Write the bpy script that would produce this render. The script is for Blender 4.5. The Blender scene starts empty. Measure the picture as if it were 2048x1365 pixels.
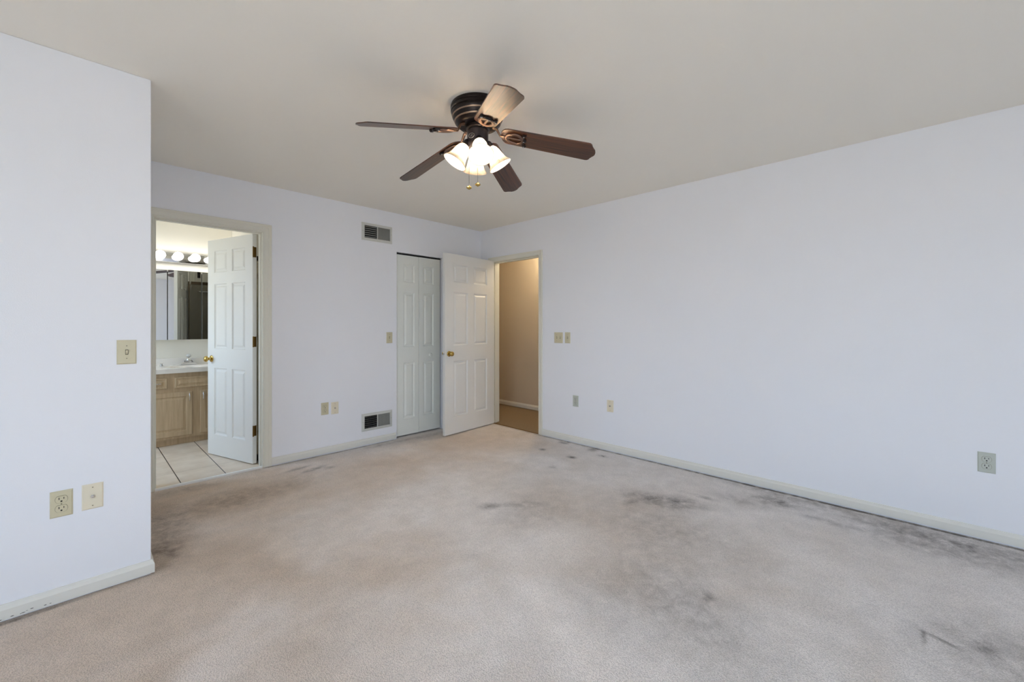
import bpy, bmesh, math, random
from mathutils import Vector, Matrix
PI = math.pi
R = math.radians
sc = bpy.context.scene
C = sc.collection

# ------------------------------------------------------------------ camera
H = 2.44                                   # ceiling height
cam_d = bpy.data.cameras.new('camera')
cam = bpy.data.objects.new('camera', cam_d); C.objects.link(cam)
cam.location = (-3.6036, -4.0549, 1.2265)
cam.rotation_euler = (R(90), 0, -R(45.9017))
cam_d.sensor_width = 36; cam_d.lens = 839.1 / 2048 * 36
cam_d.shift_y = -(682.5 - 651.7) / 2048
cam_d.clip_start = 0.02
sc.camera = cam

# ------------------------------------------------------------------ sky, sun, window daylight, exposure
SKY = 8.6; GROUND = 4.5; SUN = 12.0
EXPOSURE = 0.0
w = bpy.data.worlds.new('sky'); sc.world = w; w.use_nodes = True
nt = w.node_tree; nt.nodes.clear()
tc = nt.nodes.new('ShaderNodeTexCoord'); sx = nt.nodes.new('ShaderNodeSeparateXYZ')
nt.links.new(tc.outputs['Generated'], sx.inputs[0])
rp = nt.nodes.new('ShaderNodeValToRGB')
mr = nt.nodes.new('ShaderNodeMapRange'); mr.inputs[1].default_value = -1; mr.inputs[2].default_value = 1
nt.links.new(sx.outputs['Z'], mr.inputs[0]); nt.links.new(mr.outputs[0], rp.inputs[0])
e = rp.color_ramp.elements
g = GROUND / SKY
e[0].position = 0.0; e[0].color = (1.0 * g, .97 * g, .90 * g, 1)
e[1].position = 0.47; e[1].color = (1.0 * g, .97 * g, .91 * g, 1)
x = e.new(0.52); x.color = (.71, .83, 1, 1)
x = e.new(0.75); x.color = (.50, .69, 1, 1)
x = e.new(1.0); x.color = (.33, .54, 1, 1)
bg = nt.nodes.new('ShaderNodeBackground'); bg.inputs[1].default_value = SKY
out = nt.nodes.new('ShaderNodeOutputWorld')
nt.links.new(rp.outputs[0], bg.inputs[0]); nt.links.new(bg.outputs[0], out.inputs[0])

sd = bpy.data.lights.new('sun', 'SUN'); sd.energy = SUN; sd.angle = R(0.6); sd.color = (1, .94, .84)
sun = bpy.data.objects.new('sun', sd); C.objects.link(sun)
sun.rotation_euler = Vector((-0.02, 1.0, -0.5045)).to_track_quat('-Z', 'Y').to_euler()
sun.location = (-6, -3.3, 4)

WX = -5.60; RY = -6.60; WY0, WY1, WZ0, WZ1 = -5.45, -3.45, 0.42, 2.12      # the window in the left wall
pd = bpy.data.lights.new('window_daylight', 'AREA'); pd.shape = 'RECTANGLE'
pd.size = WZ1 - WZ0; pd.size_y = WY1 - WY0; pd.cycles.is_portal = True
po = bpy.data.objects.new('window_daylight', pd); C.objects.link(po)
po.location = (WX - 0.14, (WY0 + WY1) / 2, (WZ0 + WZ1) / 2); po.rotation_euler = (0, R(-90), 0)

RX0, RX1 = -4.05, -3.12                                        # added unseen rear window to lift the room light, same sill and head
pd2 = bpy.data.lights.new('rear_fill_daylight', 'AREA'); pd2.shape = 'RECTANGLE'
pd2.size = RX1 - RX0; pd2.size_y = WZ1 - WZ0; pd2.cycles.is_portal = True
po2 = bpy.data.objects.new('rear_fill_daylight', pd2); C.objects.link(po2)
po2.location = ((RX0 + RX1) / 2, RY - 0.14, (WZ0 + WZ1) / 2); po2.rotation_euler = (R(90), 0, 0)

BWX = -4.60; BWY0, BWY1, BWZ0, BWZ1 = 0.35, 1.65, 0.85, 2.10       # the bathroom window, left of the vanity
pd3 = bpy.data.lights.new('bathroom_window_daylight', 'AREA'); pd3.shape = 'RECTANGLE'
pd3.size = BWZ1 - BWZ0; pd3.size_y = BWY1 - BWY0; pd3.cycles.is_portal = True
po3 = bpy.data.objects.new('bathroom_window_daylight', pd3); C.objects.link(po3)
po3.location = (BWX - 0.14, (BWY0 + BWY1) / 2, (BWZ0 + BWZ1) / 2); po3.rotation_euler = (0, R(-90), 0)

sc.view_settings.view_transform = 'Standard'; sc.view_settings.look = 'None'
sc.view_settings.gamma = 1; sc.view_settings.use_curve_mapping = False
sc.view_settings.exposure = EXPOSURE
sc.cycles.use_denoising = True
sc.cycles.max_bounces = 8; sc.cycles.diffuse_bounces = 6; sc.cycles.glossy_bounces = 4
sc.cycles.use_adaptive_sampling = True; sc.cycles.adaptive_threshold = 0.04
sc.cycles.transmission_bounces = 6; sc.cycles.transparent_max_bounces = 8
sc.cycles.sample_clamp_indirect = 0.0
sc.cycles.caustics_reflective = False; sc.cycles.caustics_refractive = False

# ------------------------------------------------------------------ materials
def srgb(r, g, b):
    f = lambda c: (c / 255 / 12.92) if c / 255 <= .04045 else ((c / 255 + .055) / 1.055) ** 2.4
    return (f(r), f(g), f(b), 1)

def mat(name, col, rough=.5, metal=0, spec=.5, bump=0, bscale=200, var=0, vscale=6, **kw):
    m = bpy.data.materials.new(name); m.use_nodes = True
    n = m.node_tree; b = n.nodes['Principled BSDF']
    b.inputs['Base Color'].default_value = col; b.inputs['Roughness'].default_value = rough
    b.inputs['Metallic'].default_value = metal; b.inputs['Specular IOR Level'].default_value = spec
    for k, v in kw.items(): b.inputs[k].default_value = v
    co = n.nodes.new('ShaderNodeTexCoord')
    if var:
        t = n.nodes.new('ShaderNodeTexNoise'); t.inputs['Scale'].default_value = vscale; t.inputs['Detail'].default_value = 3
        n.links.new(co.outputs['Object'], t.inputs['Vector'])
        mx = n.nodes.new('ShaderNodeMix'); mx.data_type = 'RGBA'
        mx.inputs[6].default_value = tuple(c * (1 - var) for c in col[:3]) + (1,)
        mx.inputs[7].default_value = tuple(min(1, c * (1 + var)) for c in col[:3]) + (1,)
        n.links.new(t.outputs['Fac'], mx.inputs[0]); n.links.new(mx.outputs[2], b.inputs['Base Color'])
    if bump:
        t = n.nodes.new('ShaderNodeTexNoise'); t.inputs['Scale'].default_value = bscale; t.inputs['Detail'].default_value = 2
        n.links.new(co.outputs['Object'], t.inputs['Vector'])
        bp = n.nodes.new('ShaderNodeBump'); bp.inputs['Strength'].default_value = bump; bp.inputs['Distance'].default_value = .002
        n.links.new(t.outputs['Fac'], bp.inputs['Height']); n.links.new(bp.outputs[0], b.inputs['Normal'])
    return m

def emit(name, col, s):
    m = bpy.data.materials.new(name); m.use_nodes = True; n = m.node_tree; n.nodes.clear()
    e = n.nodes.new('ShaderNodeEmission'); e.inputs[0].default_value = col; e.inputs[1].default_value = s
    o = n.nodes.new('ShaderNodeOutputMaterial'); n.links.new(e.outputs[0], o.inputs[0]); return m

def N(m, t, **kw):
    n = m.node_tree.nodes.new(t)
    for k, v in kw.items(): setattr(n, k, v)
    return n

M = {}
M['wall'] = mat('wall_paint', srgb(244, 245, 250), .75, spec=.3, bump=.12, bscale=260, var=.008, vscale=2)
M['ceiling'] = mat('ceiling_paint', srgb(247, 242, 232), .85, spec=.2, bump=.1, bscale=180, var=.008, vscale=2)
M['trim'] = mat('trim_paint', srgb(232, 229, 216), .45, var=.015, vscale=9)
M['base'] = mat('baseboard_paint', srgb(232, 230, 222), .45, var=.02, vscale=9)
M['door'] = mat('door_paint', srgb(238, 237, 233), .42, bump=.05, bscale=90, var=.01, vscale=5)
M['bifold'] = mat('bifold_paint', srgb(238, 240, 234), .42, bump=.05, bscale=90, var=.01, vscale=5)
M['bathwall'] = mat('bath_wall_paint', srgb(238, 234, 223), .6, bump=.08, bscale=200)
M['hallwall'] = mat('hall_wall_paint', srgb(212, 200, 182), .7, bump=.08, bscale=200)
M['ivory'] = mat('ivory_plastic', srgb(212, 203, 172), .35, var=.02, vscale=30)
M['cream'] = mat('cream_plastic', srgb(236, 226, 202), .35, var=.02, vscale=30)
M['greyplate'] = mat('pale_grey_plastic', srgb(196, 200, 190), .35, var=.02, vscale=30)
M['slot'] = mat('dark_slot', srgb(24, 20, 18), .6)
M['screw'] = mat('screw_metal', srgb(150, 142, 118), .4, .8)
M['gap'] = mat('ivory_groove', srgb(122, 112, 84), .6)
M['dark'] = mat('duct_black', srgb(18, 18, 18), .8)
M['vent'] = mat('vent_paint', srgb(214, 214, 208), .45, var=.02, vscale=12)
M['louver'] = mat('louver_paint', srgb(166, 166, 160), .5, var=.03, vscale=12)
M['brass'] = mat('polished_brass', srgb(200, 170, 96), .18, 1)
M['oldbrass'] = mat('antique_brass', srgb(120, 92, 48), .35, 1, var=.2, vscale=40)
M['bronze'] = mat('oiled_bronze', srgb(44, 36, 34), .33, .6, var=.1, vscale=20)
M['bronze2'] = mat('grey_bronze', srgb(74, 66, 66), .35, .7, var=.08, vscale=20)
M['copper'] = mat('rubbed_copper', srgb(164, 138, 116), .3, .85, var=.08, vscale=30)
M['iron'] = mat('antique_blade_iron', srgb(122, 100, 88), .36, .9, var=.25, vscale=40)
M['chrome'] = mat('chrome', (.8, .8, .82, 1), .08, 1)
M['nickel'] = mat('satin_nickel', (.42, .41, .40, 1), .22, 1)
M['chain'] = mat('chain_metal', srgb(120, 112, 96), .35, .8)
M['mirror'] = mat('mirror_glass', (.82, .84, .84, 1), .01, 1)
M['white'] = mat('white_enamel', srgb(236, 234, 228), .3)
M['marble'] = mat('cultured_marble', srgb(246, 241, 234), .18, var=.02, vscale=8)
M['acrylic'] = mat('acrylic_knob', srgb(236, 238, 238), .1, **{'Transmission Weight': .3})
M['strip'] = mat('threshold_metal', srgb(244, 243, 240), .3)
M['seam'] = mat('worn_wood_strip', srgb(120, 84, 44), .5, var=.2, vscale=30)
M['hallcarpet'] = mat('hall_carpet', srgb(150, 131, 108), .95, spec=.05, bump=.8, bscale=220, var=.12, vscale=60)
M['bulb'] = emit('lit_bulb', (1, .94, .86, 1), 190)
M['bathbulb'] = emit('lit_vanity_bulb', (1, .98, .95, 1), 9)
M['hallbulb'] = emit('lit_hall_globe', (1, .83, .57, 1), 75)
M['tint'] = mat('bronze_frame', srgb(70, 58, 42), .3, .7)

def scuffs():
    m = M['base']; n = m.node_tree; b = n.nodes['Principled BSDF']
    co = N(m, 'ShaderNodeTexCoord'); t = None
    for (x, z, w_, h_) in SCUFFS:
        mp = N(m, 'ShaderNodeMapping'); mp.vector_type = 'TEXTURE'
        mp.inputs['Location'].default_value = (x, -1.348, z); mp.inputs['Scale'].default_value = (w_, .02, h_)
        n.links.new(co.outputs['Object'], mp.inputs[0])
        ln = N(m, 'ShaderNodeVectorMath', operation='LENGTH'); n.links.new(mp.outputs[0], ln.inputs[0])
        q = N(m, 'ShaderNodeMapRange'); q.inputs[1].default_value = 1.3; q.inputs[2].default_value = .6; q.inputs[3].default_value = 0; q.inputs[4].default_value = .9
        n.links.new(ln.outputs['Value'], q.inputs[0])
        if t is None: t = q.outputs[0]
        else:
            a = N(m, 'ShaderNodeMath', operation='MAXIMUM'); n.links.new(t, a.inputs[0]); n.links.new(q.outputs[0], a.inputs[1]); t = a.outputs[0]
    old = b.inputs['Base Color'].links[0].from_socket
    mx = N(m, 'ShaderNodeMix', data_type='RGBA'); mx.inputs[7].default_value = srgb(52, 46, 40)
    n.links.new(t, mx.inputs[0]); n.links.new(old, mx.inputs[6]); n.links.new(mx.outputs[2], b.inputs['Base Color'])
SCUFFS = [(-3.797, .018, .005, .002), (-3.774, .016, .002, .0015), (-3.767, .0175, .006, .0018), (-3.757, .021, .003, .001), (-3.743, .0235, .005, .0018), (-3.705, .0195, .004, .0018), (-3.690, .020, .003, .0014), (-3.829, .0155, .004, .002)]
scuffs()

def wood_blade():
    m = mat('walnut_blade', srgb(78, 46, 28), .3, spec=1.0)
    n = m.node_tree; b = n.nodes['Principled BSDF']
    co = N(m, 'ShaderNodeTexCoord'); mp = N(m, 'ShaderNodeMapping'); mp.inputs['Scale'].default_value = (2.2, 75, 8)
    t = N(m, 'ShaderNodeTexNoise'); t.inputs['Scale'].default_value = 1.3; t.inputs['Detail'].default_value = 5; t.inputs['Distortion'].default_value = .5
    r = N(m, 'ShaderNodeValToRGB'); e = r.color_ramp.elements
    e[0].position = .34; e[0].color = srgb(34, 18, 11); e[1].position = .66; e[1].color = srgb(104, 58, 32)
    n.links.new(co.outputs['Object'], mp.inputs[0]); n.links.new(mp.outputs[0], t.inputs['Vector'])
    n.links.new(t.outputs['Fac'], r.inputs[0]); n.links.new(r.outputs[0], b.inputs['Base Color'])
    return m
M['blade'] = wood_blade()

def cab_wood():
    m = mat('pickled_oak', srgb(176, 146, 114), .42)
    n = m.node_tree; b = n.nodes['Principled BSDF']
    co = N(m, 'ShaderNodeTexCoord'); mp = N(m, 'ShaderNodeMapping'); mp.inputs['Scale'].default_value = (40, 40, 3)
    t = N(m, 'ShaderNodeTexNoise'); t.inputs['Scale'].default_value = 1.2; t.inputs['Detail'].default_value = 4
    r = N(m, 'ShaderNodeValToRGB'); e = r.color_ramp.elements
    e[0].position = .3; e[0].color = srgb(188, 162, 128); e[1].position = .7; e[1].color = srgb(208, 184, 150)
    n.links.new(co.outputs['Object'], mp.inputs[0]); n.links.new(mp.outputs[0], t.inputs['Vector'])
    n.links.new(t.outputs['Fac'], r.inputs[0]); n.links.new(r.outputs[0], b.inputs['Base Color'])
    return m
M['oak'] = cab_wood()

def alabaster():
    m = bpy.data.materials.new('alabaster_glass'); m.use_nodes = True; n = m.node_tree; n.nodes.clear()
    o = N(m, 'ShaderNodeOutputMaterial'); d = N(m, 'ShaderNodeBsdfDiffuse'); t = N(m, 'ShaderNodeBsdfTranslucent')
    gl = N(m, 'ShaderNodeBsdfGlossy'); gl.inputs['Roughness'].default_value = .25
    mx = N(m, 'ShaderNodeMixShader'); mx.inputs[0].default_value = .42
    m2 = N(m, 'ShaderNodeMixShader'); m2.inputs[0].default_value = .05
    co = N(m, 'ShaderNodeTexCoord'); ns = N(m, 'ShaderNodeTexNoise'); ns.inputs['Scale'].default_value = 16; ns.inputs['Detail'].default_value = 4
    ns.inputs['Distortion'].default_value = 1.5
    r = N(m, 'ShaderNodeValToRGB'); e = r.color_ramp.elements
    e[0].position = .36; e[0].color = srgb(196, 178, 150); e[1].position = .5; e[1].color = srgb(216, 208, 196)
    n.links.new(co.outputs['Object'], ns.inputs['Vector']); n.links.new(ns.outputs['Fac'], r.inputs[0])
    n.links.new(r.outputs[0], d.inputs[0]); n.links.new(r.outputs[0], t.inputs[0])
    n.links.new(d.outputs[0], mx.inputs[1]); n.links.new(t.outputs[0], mx.inputs[2])
    n.links.new(mx.outputs[0], m2.inputs[1]); n.links.new(gl.outputs[0], m2.inputs[2]); n.links.new(m2.outputs[0], o.inputs[0])
    return m
M['shade'] = alabaster()

def pane():
    m = bpy.data.materials.new('window_glass'); m.use_nodes = True; n = m.node_tree; n.nodes.clear()
    o = N(m, 'ShaderNodeOutputMaterial'); t = N(m, 'ShaderNodeBsdfTransparent'); t.inputs[0].default_value = (.95, .97, .97, 1)
    gl = N(m, 'ShaderNodeBsdfGlossy'); gl.inputs['Roughness'].default_value = .02
    mx = N(m, 'ShaderNodeMixShader'); mx.inputs[0].default_value = .06
    n.links.new(t.outputs[0], mx.inputs[1]); n.links.new(gl.outputs[0], mx.inputs[2]); n.links.new(mx.outputs[0], o.inputs[0]); return m
M['pane'] = pane()

def pebbled():
    m = mat('pebbled_glass', srgb(196, 188, 164), .25, spec=.8)
    n = m.node_tree; b = n.nodes['Principled BSDF']
    co = N(m, 'ShaderNodeTexCoord'); v = N(m, 'ShaderNodeTexVoronoi'); v.inputs['Scale'].default_value = 45
    bp = N(m, 'ShaderNodeBump'); bp.inputs['Strength'].default_value = .8; bp.inputs['Distance'].default_value = .006
    n.links.new(co.outputs['Object'], v.inputs['Vector']); n.links.new(v.outputs['Distance'], bp.inputs['Height'])
    n.links.new(bp.outputs[0], b.inputs['Normal']); b.inputs['Transmission Weight'].default_value = .8
    return m
M['pebble'] = pebbled()

def tile():
    m = mat('bath_tile', srgb(214, 200, 178), .4)
    n = m.node_tree; b = n.nodes['Principled BSDF']
    co = N(m, 'ShaderNodeTexCoord'); s = N(m, 'ShaderNodeSeparateXYZ'); n.links.new(co.outputs['Object'], s.inputs[0])
    def line(ax, off, sp, wd):
        a = N(m, 'ShaderNodeMath', operation='SUBTRACT'); a.inputs[1].default_value = off; n.links.new(s.outputs[ax], a.inputs[0])
        p = N(m, 'ShaderNodeMath', operation='PINGPONG'); p.inputs[1].default_value = sp / 2; n.links.new(a.outputs[0], p.inputs[0])
        l = N(m, 'ShaderNodeMath', operation='LESS_THAN'); l.inputs[1].default_value = wd; n.links.new(p.outputs[0], l.inputs[0]); return l
    lx = line('X', -3.057, .292, .0032); ly = line('Y', .345, .61, .0018)
    ns = N(m, 'ShaderNodeTexNoise'); ns.inputs['Scale'].default_value = 7; ns.inputs['Detail'].default_value = 5
    n.links.new(co.outputs['Object'], ns.inputs['Vector'])
    r = N(m, 'ShaderNodeValToRGB'); e = r.color_ramp.elements
    e[0].position = .35; e[0].color = srgb(222, 206, 186); e[1].position = .65; e[1].color = srgb(236, 222, 204)
    n.links.new(ns.outputs['Fac'], r.inputs[0])
    m1 = N(m, 'ShaderNodeMix', data_type='RGBA'); m1.inputs[7].default_value = srgb(168, 152, 132)
    n.links.new(ly.outputs[0], m1.inputs[0]); n.links.new(r.outputs[0], m1.inputs[6])
    m2 = N(m, 'ShaderNodeMix', data_type='RGBA'); m2.inputs[7].default_value = srgb(58, 44, 36)
    n.links.new(lx.outputs[0], m2.inputs[0]); n.links.new(m1.outputs[2], m2.inputs[6]); n.links.new(m2.outputs[2], b.inputs['Base Color'])
    return m
M['tile'] = tile()

# soiled beige carpet: stains at fixed places on the floor (x, y, rx, ry, turn, strength, raggedness)
STAINS = [
 (-.411, -1.733, .035, .05, 0, .75), (-.184, -1.924, .03, .05, 0, .6), (-.417, -1.387, .04, .04, 0, .6), (-.07, -1.389, .05, .06, 0, .6),
 (-.067, -1.749, .06, .05, 0, .6), (-.75, -1.78, .04, .05, 0, .3), (-1.662, -1.965, .07, .05, -45, .55), (-1.52, -2.08, .16, .05, -40, .25),
 (-.781, -2.722, .10, .24, 10, .55), (-.66, -2.90, .08, .16, 0, .35), (-.222, -3.335, .09, .17, 0, .6), (-.38, -3.18, .10, .2, 0, .28),
 (-.95, -2.62, .05, .05, 0, .4), (-.50, -2.95, .03, .1, 0, .35), (-.06, -3.35, .07, .45, 0, .35), (-.35, -3.62, .04, .16, 0, .3),
 (-.12, -4.1, .13, .55, 0, .38), (-.30, -4.25, .2, .4, 10, .22), (-1.632, -3.378, .035, .03, 0, .55),
 (-1.75, -3.35, .20, .42, -38, .28), (-1.15, -2.95, .35, .5, 0, .22), (-1.55, -2.25, .30, .25, 0, .2), (-1.30, -4.28, .22, .35, 15, .22),
 (-2.197, -.341, .10, .035, 15, .6), (-2.30, -.24, .12, .03, 10, .4), (-2.10, -.40, .05, .04, 0, .4), (-1.35, -.09, .25, .05, 0, .35), (-.9, -.12, .3, .06, 0, .3),
 (-3.25, -.75, .15, .42, 0, .36), (-3.30, -1.15, .10, .24, 0, .38), (-2.95, -.60, .30, .25, -30, .25), (-2.55, -.55, .40, .22, 0, .2), (-3.05, -.12, .2, .08, 0, .3),
 (-.022, -3.4, .014, 2.9, 0, .8), (-3.98, -1.356, .38, .014, 0, .8), (-1.8, -.022, .7, .012, 0, .7),  # thin lines along the walls: soil, with the baseboard gap's shadow painted in
 (-1.300, -4.070, .050, .009, 0, .5), (-1.266, -4.115, .013, .055, -18, .55), (-1.22, -4.20, .05, .12, -35, .28), (-1.10, -4.30, .16, .25, -30, .18), (-.28, -4.05, .16, .5, 0, .22),
 (-1.9, -3.05, .28, .3, -40, .16)]
PALE = [(-2.25, -3.05, .13, .75, -26, .16), (-2.6, -2.75, .3, .35, -40, .10), (-1.75, -2.6, .16, .4, -30, .08), (-.9, -3.5, .2, .5, -15, .07)]
WARM_LIGHT = [(-3.5, -1.6, 1.1, 1.2, -30, .65), (-2.95, -.5, .95, .75, -25, .75), (-1.9, -.7, .9, .5, 0, .5), (-.7, -.7, .7, .6, 0, .5), (-1.35, -2.75, .4, .6, -10, .35), (-4.3, -3.2, .9, .9, 0, .6)]  # broad tan patches: warmer light painted into the carpet colour
def carpet():
    m = mat('soiled_beige_carpet', srgb(196, 184, 172), .95, spec=.08)
    n = m.node_tree; b = n.nodes['Principled BSDF']; b.inputs['Sheen Weight'].default_value = .15
    L = n.links.new
    co = N(m, 'ShaderNodeTexCoord')
    def noise(s, d=3, dist=0, rough=.5):
        t = N(m, 'ShaderNodeTexNoise'); t.inputs['Scale'].default_value = s; t.inputs['Detail'].default_value = d
        t.inputs['Distortion'].default_value = dist; t.inputs['Roughness'].default_value = rough
        L(co.outputs['Object'], t.inputs['Vector']); return t
    def math_(op, a, bb):
        q = N(m, 'ShaderNodeMath', operation=op)
        for i, v in enumerate((a, bb)):
            if isinstance(v, (int, float)): q.inputs[i].default_value = v
            else: L(v, q.inputs[i])
        return q.outputs[0]
    def ell(x, y, rx, ry, turn):                          # distance from a turned ellipse's centre, 1 on its rim
        c_, s_ = math.cos(R(turn)), math.sin(R(turn))
        d = N(m, 'ShaderNodeVectorMath', operation='SUBTRACT'); d.inputs[1].default_value = (x, y, 0); L(co.outputs['Object'], d.inputs[0])
        cb = N(m, 'ShaderNodeCombineXYZ')
        for i, v in enumerate(((c_ / rx, s_ / rx, 0), (-s_ / ry, c_ / ry, 0))):
            q = N(m, 'ShaderNodeVectorMath', operation='DOT_PRODUCT'); q.inputs[1].default_value = v; L(d.outputs[0], q.inputs[0]); L(q.outputs['Value'], cb.inputs[i])
        ln = N(m, 'ShaderNodeVectorMath', operation='LENGTH'); L(cb.outputs[0], ln.inputs[0]); return ln
    rag = noise(14, 3, .4, .65)
    tot = None
    for (x, y, rx, ry, turn, st) in STAINS:
        ln = ell(x, y, rx, ry, turn)
        q = N(m, 'ShaderNodeMapRange'); q.interpolation_type = 'SMOOTHSTEP'
        q.inputs[1].default_value = 1.6; q.inputs[2].default_value = 0.0; q.inputs[3].default_value = 0; q.inputs[4].default_value = st
        L(ln.outputs['Value'], q.inputs[0])
        tot = q.outputs[0] if tot is None else math_('ADD', tot, q.outputs[0])
    rr = N(m, 'ShaderNodeMapRange'); rr.inputs[1].default_value = .3; rr.inputs[2].default_value = .7; rr.inputs[3].default_value = .25; rr.inputs[4].default_value = 1.5
    L(rag.outputs['Fac'], rr.inputs[0])
    st = math_('MINIMUM', math_('MULTIPLY', tot, rr.outputs[0]), .85)
    # pile: broad brushed swathes, tufts, specks
    big = noise(1.6, 2, .6); mid = noise(9, 2)
    c1 = N(m, 'ShaderNodeMix', data_type='RGBA'); c1.inputs[6].default_value = srgb(233, 224, 217); c1.inputs[7].default_value = srgb(247, 241, 238)
    fr = N(m, 'ShaderNodeMapRange'); fr.inputs[1].default_value = .3; fr.inputs[2].default_value = .7; L(big.outputs['Fac'], fr.inputs[0]); L(fr.outputs[0], c1.inputs[0])
    c2 = N(m, 'ShaderNodeMix', data_type='RGBA', blend_type='MULTIPLY'); c2.inputs[0].default_value = 1
    k = N(m, 'ShaderNodeMapRange'); k.inputs[1].default_value = .3; k.inputs[2].default_value = .7; k.inputs[3].default_value = .94; k.inputs[4].default_value = 1.05
    L(mid.outputs['Fac'], k.inputs[0]); L(c1.outputs[2], c2.inputs[6]); L(k.outputs[0], c2.inputs[7])
    vo = N(m, 'ShaderNodeTexVoronoi'); vo.inputs['Scale'].default_value = 190; L(co.outputs['Object'], vo.inputs['Vector'])
    tf = N(m, 'ShaderNodeMapRange'); tf.inputs[1].default_value = .0; tf.inputs[2].default_value = .75; tf.inputs[3].default_value = 1.10; tf.inputs[4].default_value = .84
    L(vo.outputs['Distance'], tf.inputs[0])
    c3 = N(m, 'ShaderNodeMix', data_type='RGBA', blend_type='MULTIPLY'); c3.inputs[0].default_value = 1
    L(c2.outputs[2], c3.inputs[6]); L(tf.outputs[0], c3.inputs[7])
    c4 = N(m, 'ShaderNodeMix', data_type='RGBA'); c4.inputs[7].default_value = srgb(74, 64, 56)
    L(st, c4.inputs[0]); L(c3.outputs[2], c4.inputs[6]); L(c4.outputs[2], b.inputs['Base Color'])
    # fine dark flecks between the tufts and pale brushed swathes
    fl = noise(260, 1); fk = N(m, 'ShaderNodeMapRange'); fk.inputs[1].default_value = .30; fk.inputs[2].default_value = .42; fk.inputs[3].default_value = .66; fk.inputs[4].default_value = 1.0
    L(fl.outputs['Fac'], fk.inputs[0])
    pale = None
    for (x, y, rx, ry, turn, a_) in PALE:
        ln = ell(x, y, rx, ry, turn)
        q = N(m, 'ShaderNodeMapRange'); q.interpolation_type = 'SMOOTHSTEP'
        q.inputs[1].default_value = 1.5; q.inputs[2].default_value = 0.0; q.inputs[3].default_value = 0; q.inputs[4].default_value = a_
        L(math_('ADD', ln.outputs['Value'], math_('MULTIPLY', math_('SUBTRACT', mid.outputs['Fac'], .5), .8)), q.inputs[0])
        pale = q.outputs[0] if pale is None else math_('MAXIMUM', pale, q.outputs[0])
    c6 = N(m, 'ShaderNodeMix', data_type='RGBA', blend_type='MULTIPLY'); c6.inputs[0].default_value = 1
    L(c4.outputs[2], c6.inputs[6]); L(math_('MULTIPLY', fk.outputs[0], math_('ADD', pale, 1.0)), c6.inputs[7]); c4 = c6
    # warm light out of the blue window daylight, painted in as tan tint
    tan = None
    for (x, y, rx, ry, turn, a_) in WARM_LIGHT:
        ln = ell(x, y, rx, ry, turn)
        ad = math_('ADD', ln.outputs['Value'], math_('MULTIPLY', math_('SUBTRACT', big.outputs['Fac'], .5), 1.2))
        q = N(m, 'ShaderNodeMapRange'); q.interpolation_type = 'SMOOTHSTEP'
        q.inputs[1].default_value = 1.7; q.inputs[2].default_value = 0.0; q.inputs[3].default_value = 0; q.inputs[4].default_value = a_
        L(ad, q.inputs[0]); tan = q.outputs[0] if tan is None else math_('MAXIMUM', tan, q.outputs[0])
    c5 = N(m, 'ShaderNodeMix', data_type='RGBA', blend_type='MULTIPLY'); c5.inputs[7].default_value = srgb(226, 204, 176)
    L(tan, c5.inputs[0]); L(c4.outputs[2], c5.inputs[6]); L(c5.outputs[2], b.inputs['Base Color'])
    hh = math_('SUBTRACT', 1.0, vo.outputs['Distance'])
    bp = N(m, 'ShaderNodeBump'); bp.inputs['Strength'].default_value = .6; bp.inputs['Distance'].default_value = .005
    L(hh, bp.inputs['Height']); L(bp.outputs[0], b.inputs['Normal'])
    return m
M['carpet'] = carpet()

# ------------------------------------------------------------------ mesh helpers
def box(bm, x0, x1, y0, y1, z0, z1, mi=0):
    v = [bm.verts.new(p) for p in ((x0, y0, z0), (x1, y0, z0), (x1, y1, z0), (x0, y1, z0), (x0, y0, z1), (x1, y0, z1), (x1, y1, z1), (x0, y1, z1))]
    for f in ((0, 3, 2, 1), (4, 5, 6, 7), (0, 1, 5, 4), (1, 2, 6, 5), (2, 3, 7, 6), (3, 0, 4, 7)):
        bm.faces.new([v[i] for i in f]).material_index = mi
    return v
def rbox(bm, x0, x1, y0, y1, z0, z1, b=.002, seg=2):
    t = bmesh.new(); box(t, x0, x1, y0, y1, z0, z1)
    bmesh.ops.bevel(t, geom=t.edges[:], offset=b, segments=seg, affect='EDGES', profile=.5)
    me = bpy.data.meshes.new('t'); t.to_mesh(me); t.free(); bm.from_mesh(me); bpy.data.meshes.remove(me)
def lathe(bm, prof, n=32, mtx=None, cap0=True, cap1=True):
    """prof: (radius, z) list turned about z"""
    mtx = mtx or Matrix()
    rings = []
    for r, z in prof:
        if r < 1e-6: rings.append([bm.verts.new(mtx @ Vector((0, 0, z)))])
        else: rings.append([bm.verts.new(mtx @ Vector((r * math.cos(2 * PI * i / n), r * math.sin(2 * PI * i / n), z))) for i in range(n)])
    for a, b in zip(rings, rings[1:]):
        for i in range(n):
            j = (i + 1) % n
            if len(a) == 1 and len(b) == 1: continue
            if len(a) == 1: bm.faces.new((a[0], b[j], b[i]))
            elif len(b) == 1: bm.faces.new((a[i], a[j], b[0]))
            else: bm.faces.new((a[i], a[j], b[j], b[i]))
    if cap0 and len(rings[0]) > 1: bm.faces.new(rings[0][::-1])
    if cap1 and len(rings[-1]) > 1: bm.faces.new(rings[-1])
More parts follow.
